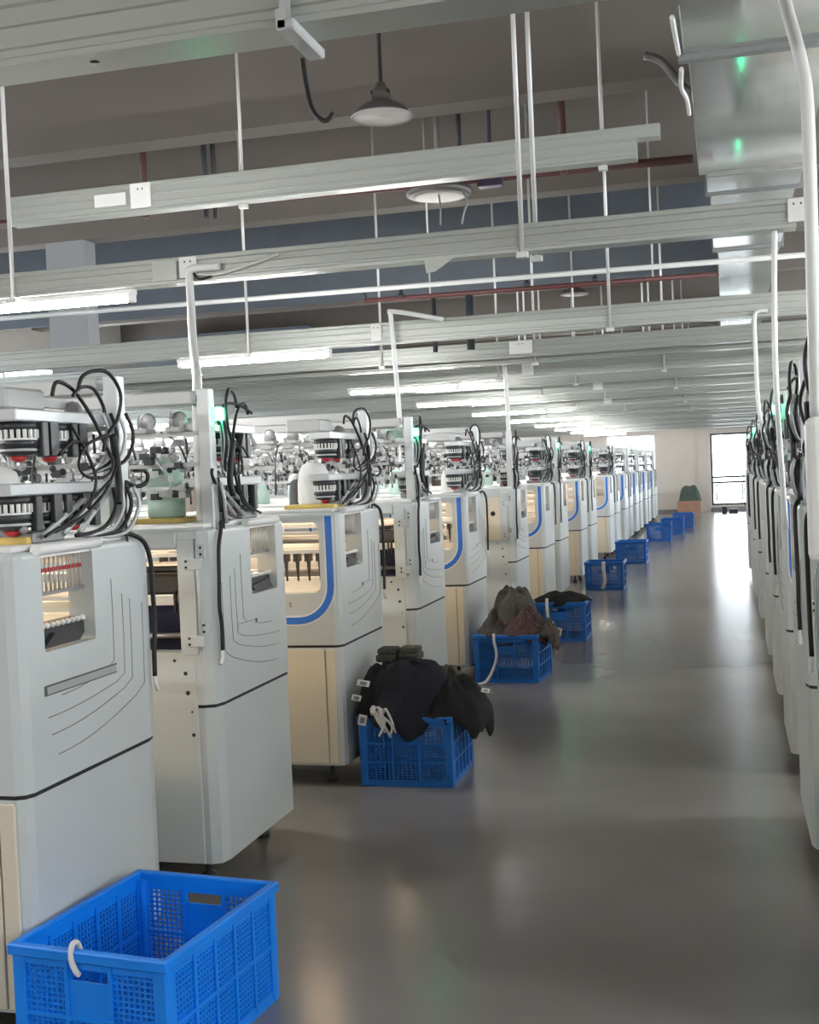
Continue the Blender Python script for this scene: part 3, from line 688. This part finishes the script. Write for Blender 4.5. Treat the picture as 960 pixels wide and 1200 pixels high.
# air duct along the right of the ceiling
t = thing('air_duct', 'galvanised air duct running away along the ceiling above the right row', 'duct', (0, 0, 0))
for (ya, yb, xa, xb, zb, zt) in ((1.0, 5.8, -.125, .72, 3.40, 4.0), (5.86, 8.25, -.105, .56, 3.40, 3.95), (8.25, 8.72, -.06, .56, 3.38, 3.95), (8.80, 11.3, -.04, .55, 3.42, 3.95), (11.36, 20, .0, .55, 3.42, 3.95), (20.06, 35, .0, .55, 3.42, 3.95)):
    obj('duct_section', MB().box(xa, xb, ya, yb, zb, zt, .006, 1), 'duct', t)
for (y, xa, xb, zb) in ((5.8, -.15, .75, 3.375), (8.74, -.075, .58, 3.37), (11.30, -.05, .575, 3.40), (20.0, -.03, .575, 3.40)):
    obj('flange', MB().box(xa, xb, y, y + .06, zb, 3.99, .004, 1), 'grey', t)
tag(obj('loose_tape', MB().tube([(-.155, 5.3, 3.40), (-.15, 5.55, 3.40), (-.145, 5.78, 3.40)], .012, 6), 'paper'), 'white sealing tape strip along the near duct edge', 'tape')
tag(obj('loose_tape', MB().tube([(-.14, 6.0, 3.40), (-.15, 6.25, 3.385), (-.13, 6.5, 3.40), (-.125, 6.75, 3.39)], .012, 6), 'paper'), 'crinkled white tape hanging from the duct edge past the first flange', 'tape')
tag(obj('duct_bracket', MB().tube([(-.4, 7.7, 4.05), (-.3, 7.7, 4.0), (-.2, 7.7, 3.86), (-.125, 7.7, 3.78)], .025, 6), 'lampgrey'), 'dark grey bent bracket beside the duct', 'bracket')

# ------------------------------------------------------------------ crates
def crate(loc, rz, W, Ln, H, label, m='crate', fine=True, cols_s=3, cols_l=5, rows=3):
    t = thing('plastic_crate', label, 'crate', loc, rz, 'blue plastic crates')
    b = .012
    obj('rim', MB().box(-W / 2 - .012, W / 2 + .012, -Ln / 2 - .012, -Ln / 2 + .012, H - .03, H, .004, 1).box(-W / 2 - .012, W / 2 + .012, Ln / 2 - .012, Ln / 2 + .012, H - .03, H, .004, 1)
        .box(-W / 2 - .012, -W / 2 + .012, -Ln / 2, Ln / 2, H - .03, H, .004, 1).box(W / 2 - .012, W / 2 + .012, -Ln / 2, Ln / 2, H - .03, H, .004, 1), m, t)
    obj('base', MB().box(-W / 2 + .004, W / 2 - .004, -Ln / 2 + .004, Ln / 2 - .004, .002, .014), m, t)
    for sx in (-1, 1):
        for sy in (-1, 1):
            cx, cy = sx * (W / 2 - .014), sy * (Ln / 2 - .014)
            obj('corner_post', MB().box(cx - .018, cx + .018, cy - .018, cy + .018, 0, H - .02, .005, 1), m, t)
    for axis, sgn in ((0, -1), (0, 1), (1, -1), (1, 1)):
        span = (W if axis == 0 else Ln); pos = sgn * ((Ln if axis == 0 else W) / 2 - .006)
        a0, a1 = -span / 2 + .03, span / 2 - .03
        nc = cols_s if axis == 0 else cols_l
        def bx(mb, u0, u1, z0, z1, th):
            if axis == 0: mb.box(u0, u1, pos - th / 2, pos + th / 2, z0, z1)
            else: mb.box(pos - th / 2, pos + th / 2, u0, u1, z0, z1)
        fr = MB(); cw = (a1 - a0) / nc
        zrow = [.03 + (H - .075) * k / rows for k in range(rows + 1)]
        bx(fr, a0, a1, .0, .032, .012); bx(fr, a0, a1, H - .05, H - .02, .01)
        for k in range(nc + 1): bx(fr, a0 + cw * k - .006, a0 + cw * k + .006, .02, H - .03, .018)
        for zz in zrow[1:-1]: bx(fr, a0, a1, zz - .005, zz + .005, .016)
        mid = nc // 2
        hole = axis == 0 and True
        if hole:    # hand hold with a solid plate under it
            u0, u1 = a0 + cw * mid, a0 + cw * (mid + 1)
            ztop = zrow[-1] - .002
            bx(fr, u0, u1, zrow[-2], ztop - .035, .008)
        side = obj('side_panel', fr, m, t)
        g = MB()
        px = .0155 if fine else .022
        pz = .0155 if fine else .0125
        for k in range(nc):
            u0, u1 = a0 + cw * k, a0 + cw * (k + 1)
            for j in range(rows):
                if hole and k == mid and j == rows - 1: continue
                z0, z1 = zrow[j], zrow[j + 1]
                nu = max(2, round((u1 - u0) / px)); nz = max(2, round((z1 - z0) / pz))
                for q in range(1, nu): u = u0 + (u1 - u0) * q / nu; bx(g, u - .0024, u + .0024, z0, z1, .006)
                for q in range(1, nz): zz = z0 + (z1 - z0) * q / nz; bx(g, u0, u1, zz - .0024, zz + .0024, .006)
        gr = obj('mesh_grid', g, m, side); gr['kind'] = 'stuff'
    return t
crate((-1.56, 2.93, 0), -math.radians(6), .455, .575, .34, 'nearest blue plastic crate, empty, white tie on its rim, before the nearest machine', rows=2)
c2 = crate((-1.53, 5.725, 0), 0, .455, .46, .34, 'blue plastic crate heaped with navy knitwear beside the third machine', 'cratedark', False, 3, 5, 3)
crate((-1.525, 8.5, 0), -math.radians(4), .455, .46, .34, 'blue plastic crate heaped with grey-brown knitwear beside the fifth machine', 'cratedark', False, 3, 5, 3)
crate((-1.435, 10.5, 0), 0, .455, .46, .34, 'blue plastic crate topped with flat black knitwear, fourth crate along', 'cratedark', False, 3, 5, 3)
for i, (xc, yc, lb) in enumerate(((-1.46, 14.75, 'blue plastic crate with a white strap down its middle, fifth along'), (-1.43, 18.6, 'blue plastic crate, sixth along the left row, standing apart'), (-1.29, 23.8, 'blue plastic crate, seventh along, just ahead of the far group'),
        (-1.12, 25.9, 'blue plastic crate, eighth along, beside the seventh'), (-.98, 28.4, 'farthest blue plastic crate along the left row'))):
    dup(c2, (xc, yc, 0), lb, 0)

# ------------------------------------------------------------------ cloth
def cloth(name, loc, rx, ry, h, droop, m, label, seed=0, cat='knitwear', group=None, lump=.02, p=2.2, tilt=0):
    rnd = random.Random(seed); ph = [rnd.uniform(0, 6.28) for _ in range(8)]
    N, K, Q = 48, 9, 5
    bm = bmesh.new(); rings = []
    def nz(a, r): return math.sin(3 * a + ph[0]) * .5 + math.sin(5 * a + ph[1] + 4 * r) * .35 + math.sin(9 * a + ph[2] - 6 * r) * .25 + math.sin(14 * a + 9 * r + ph[3]) * .15
    top = bm.verts.new((0, 0, h))
    for k in range(1, K + Q + 1):
        ring = []
        for i in range(N):
            a = 2 * PI * i / N; R = 1 + .09 * nz(a, 0)
            if k <= K:
                r = k / K; zz = h * (1 - r ** p) + lump * nz(a, r) * math.sin(r * PI) + tilt * r * math.cos(a); q = r
            else:
                s = (k - K) / Q; dr = droop(a) * (1 + .25 * math.sin(7 * a + ph[4]) + .12 * math.sin(17 * a + ph[5]))
                zz = -dr * s + tilt * math.cos(a) * (1 - s); q = 1 + .05 * math.sin(s * PI) + .035 * math.sin(11 * a + ph[6]) * s
            ring.append(bm.verts.new((rx * R * q * math.cos(a), ry * R * q * math.sin(a), zz)))
        rings.append(ring)
    for i in range(N): bm.faces.new((top, rings[0][i], rings[0][(i + 1) % N]))
    for a, b in zip(rings, rings[1:]):
        for i in range(N): bm.faces.new((a[i], b[i], b[(i + 1) % N], a[(i + 1) % N]))
    for f in bm.faces: f.smooth = True
    bmesh.ops.recalc_face_normals(bm, faces=bm.faces[:])
    mb = MB(); mb.bm.free(); mb.bm = bm
    o = obj(name, mb, m); o.location = loc
    md = o.modifiers.new('thick', 'SOLIDIFY'); md.thickness = .008
    return tag(o, label, cat, group)
front = lambda amt, c, wdt=.9: (lambda a: .015 + amt * math.exp(-(((a - c + PI) % (2 * PI) - PI) / wdt) ** 2))
cloth('knit_garment', (-1.545, 5.69, .345), .235, .25, .235, front(.085, -PI / 2 + .15, .6), 'navy', 'large navy knit garment heaped over the second crate', 3, p=3.6)
cloth('knit_garment', (-1.69, 5.69, .355), .115, .21, .20, front(.04, PI, 1), 'navy', 'navy knit bundle at the machine end of the second crate', 5, lump=.03, p=3)
cloth('knit_garment', (-1.325, 5.72, .35), .16, .23, .14, front(.11, -.2, 1.1), 'blackcloth', 'black knit garment hanging over the aisle side of the second crate', 8, lump=.03, p=2.6)
for i, (xc, zc, lb) in enumerate(((-1.70, .57, 'olive folded knit piece on the navy heap, left one'), (-1.585, .575, 'olive folded knit piece on the navy heap, right one'))):
    tag(obj('folded_knit', MB().box(xc - .055, xc + .055, 5.80, 5.93, zc - .02, zc + .02, .012, 2).box(xc - .05, xc + .05, 5.81, 5.92, zc + .018, zc + .05, .012, 2), 'olive'), lb, 'knitwear')
cloth('knit_garment', (-1.40, 5.88, .40), .12, .08, .12, front(.02, 0), 'olive', 'dark olive knit piece behind the navy heap', 11)
def slip(loc, wd, hh, rz, label, m='paper', cat='tag', tl=.25):
    o = obj('paper_tag', MB().box(-wd / 2, wd / 2, -.002, .002, -hh / 2, hh / 2), m); o.location = loc; o.rotation_euler = (tl, tl, rz)
    obj('print_block', MB().box(-wd * .28, wd * .28, -.003, -.0015, -hh * .28, hh * .28), 'grey', o)
    return tag(o, label, cat)
slip((-1.735, 5.475, .325), .04, .055, .1, 'white paper tag clipped to the corner of the second crate')
slip((-1.73, 5.50, .50), .06, .03, .5, 'white paper tag sticking out of the navy heap, upper one')
slip((-1.765, 5.49, .43), .045, .03, .4, 'white paper tag sticking out of the navy heap, lower one')
slip((-1.17, 5.70, .43), .05, .02, .9, 'white paper tag on the black sleeve by the aisle')
wy = MB(); rw = random.Random(12)
for k in range(9):
    p0 = Vector((-1.66 + rw.uniform(-.02, .05), 5.425, .36 + rw.uniform(-.02, .03)))
    wy.tube([p0, p0 + Vector((rw.uniform(0, .04), -.012, .02)), p0 + Vector((rw.uniform(.02, .07), -.012, -.03)), p0 + Vector((rw.uniform(.03, .07), -.006, -.06 - rw.random() * .05))], .006, 6, sub=3)
tag(obj('waste_yarn', wy, 'cotton'), 'crumpled white waste yarn hanging at the second crate rim', 'waste yarn')
cloth('knit_garment', (-1.62, 8.48, .345), .16, .2, .12, front(.03, PI, 1), 'brown', 'grey-brown knit garment at the machine end of the third crate', 21, lump=.06)
cloth('knit_garment', (-1.52, 8.55, .38), .17, .19, .25, front(.03, 0, 1), 'olive', 'dark grey knit bundle on top of the third crate', 22, lump=.04, p=5)
cloth('knit_garment', (-1.44, 8.43, .35), .20, .17, .15, front(.07, -.6, .8), 'maroon', 'mottled maroon knit garment spilling toward the aisle from the third crate', 23, lump=.06)
cloth('knit_garment', (-1.27, 8.42, .345), .09, .13, .08, front(.10, -.3, .9), 'brown', 'brown knit end hanging off the aisle corner of the third crate', 24, lump=.03)
cloth('knit_garment', (-1.435, 10.5, .345), .24, .235, .06, front(.02, -PI / 2, 1), 'blackcloth', 'flat black knit garment covering the fourth crate', 31)
tag(obj('white_strap', MB().tube([(-1.62, 8.26, .35), (-1.615, 8.235, .30), (-1.60, 8.235, .2), (-1.63, 8.23, .1), (-1.68, 8.2, .02), (-1.75, 8.15, .012), (-1.82, 8.1, .012)], .010, 6), 'cotton'), 'white strap running down the third crate onto the floor', 'strap')
tag(obj('white_strap', MB().tube([(-1.53, 10.25, .38), (-1.53, 10.245, .30), (-1.52, 10.245, .2), (-1.48, 10.245, .16)], .014, 6), 'cotton'), 'white strap hanging down the fourth crate', 'strap')
slip((-1.44, 10.24, .09), .055, .07, 0, 'white printed tag low on the fourth crate')
tag(obj('white_strap', MB().tube([(-1.46, 14.5, .35), (-1.46, 14.49, .25), (-1.45, 14.49, .12), (-1.48, 14.49, .02)], .022, 6), 'cotton'), 'white strap hanging down the fifth crate', 'strap')
tie = MB(); tie.tube([(-1.635, 2.70, .29), (-1.633, 2.675, .345), (-1.632, 2.648, .352), (-1.628, 2.632, .325), (-1.618, 2.632, .295), (-1.612, 2.64, .28)], .0075, 7)
tag(obj('white_tie', tie, 'cotton'), 'white cloth tie looped over the near crate rim', 'tie')
tag(obj('yarn_scrap', MB().tube([(-1.9, 4.05, .006), (-1.86, 4.02, .01), (-1.82, 4.06, .006), (-1.80, 4.0, .008)], .005, 5), 'red'), 'red yarn scrap on the floor under the second machine', 'scrap')
tag(obj('floor_scrap', MB().box(-1.735, -1.715, 4.02, 4.04, 0, .02, .004, 1), 'black'), 'small black scrap on the floor by the second machine', 'scrap')

# ------------------------------------------------------------------ far end
t = thing('cardboard_box', 'open brown cardboard box by the far wall', 'box', (-1.07, 36.1, 0))
obj('carton', MB().box(-.33, .33, -.22, .22, .0, .36, .005, 1), 'card', t)
obj('flap', MB().box(-.33, .33, -.24, -.222, .30, .37), 'card', t)
cloth('cloth_sack', (-1.05, 36.1, .37), .32, .22, .42, lambda a: .01, 'greenbag', 'dark green cloth sack in the cardboard box', 41, 'sack', None, .05, 5)
tag(obj('floor_unit', MB().box(-.13, .0, 35.4, 35.6, 0, .2, .01, 1).box(.06, .3, 35.4, 35.6, 0, .12, .01, 1), 'dark'), 'small dark unit on the floor before the far window', 'box')
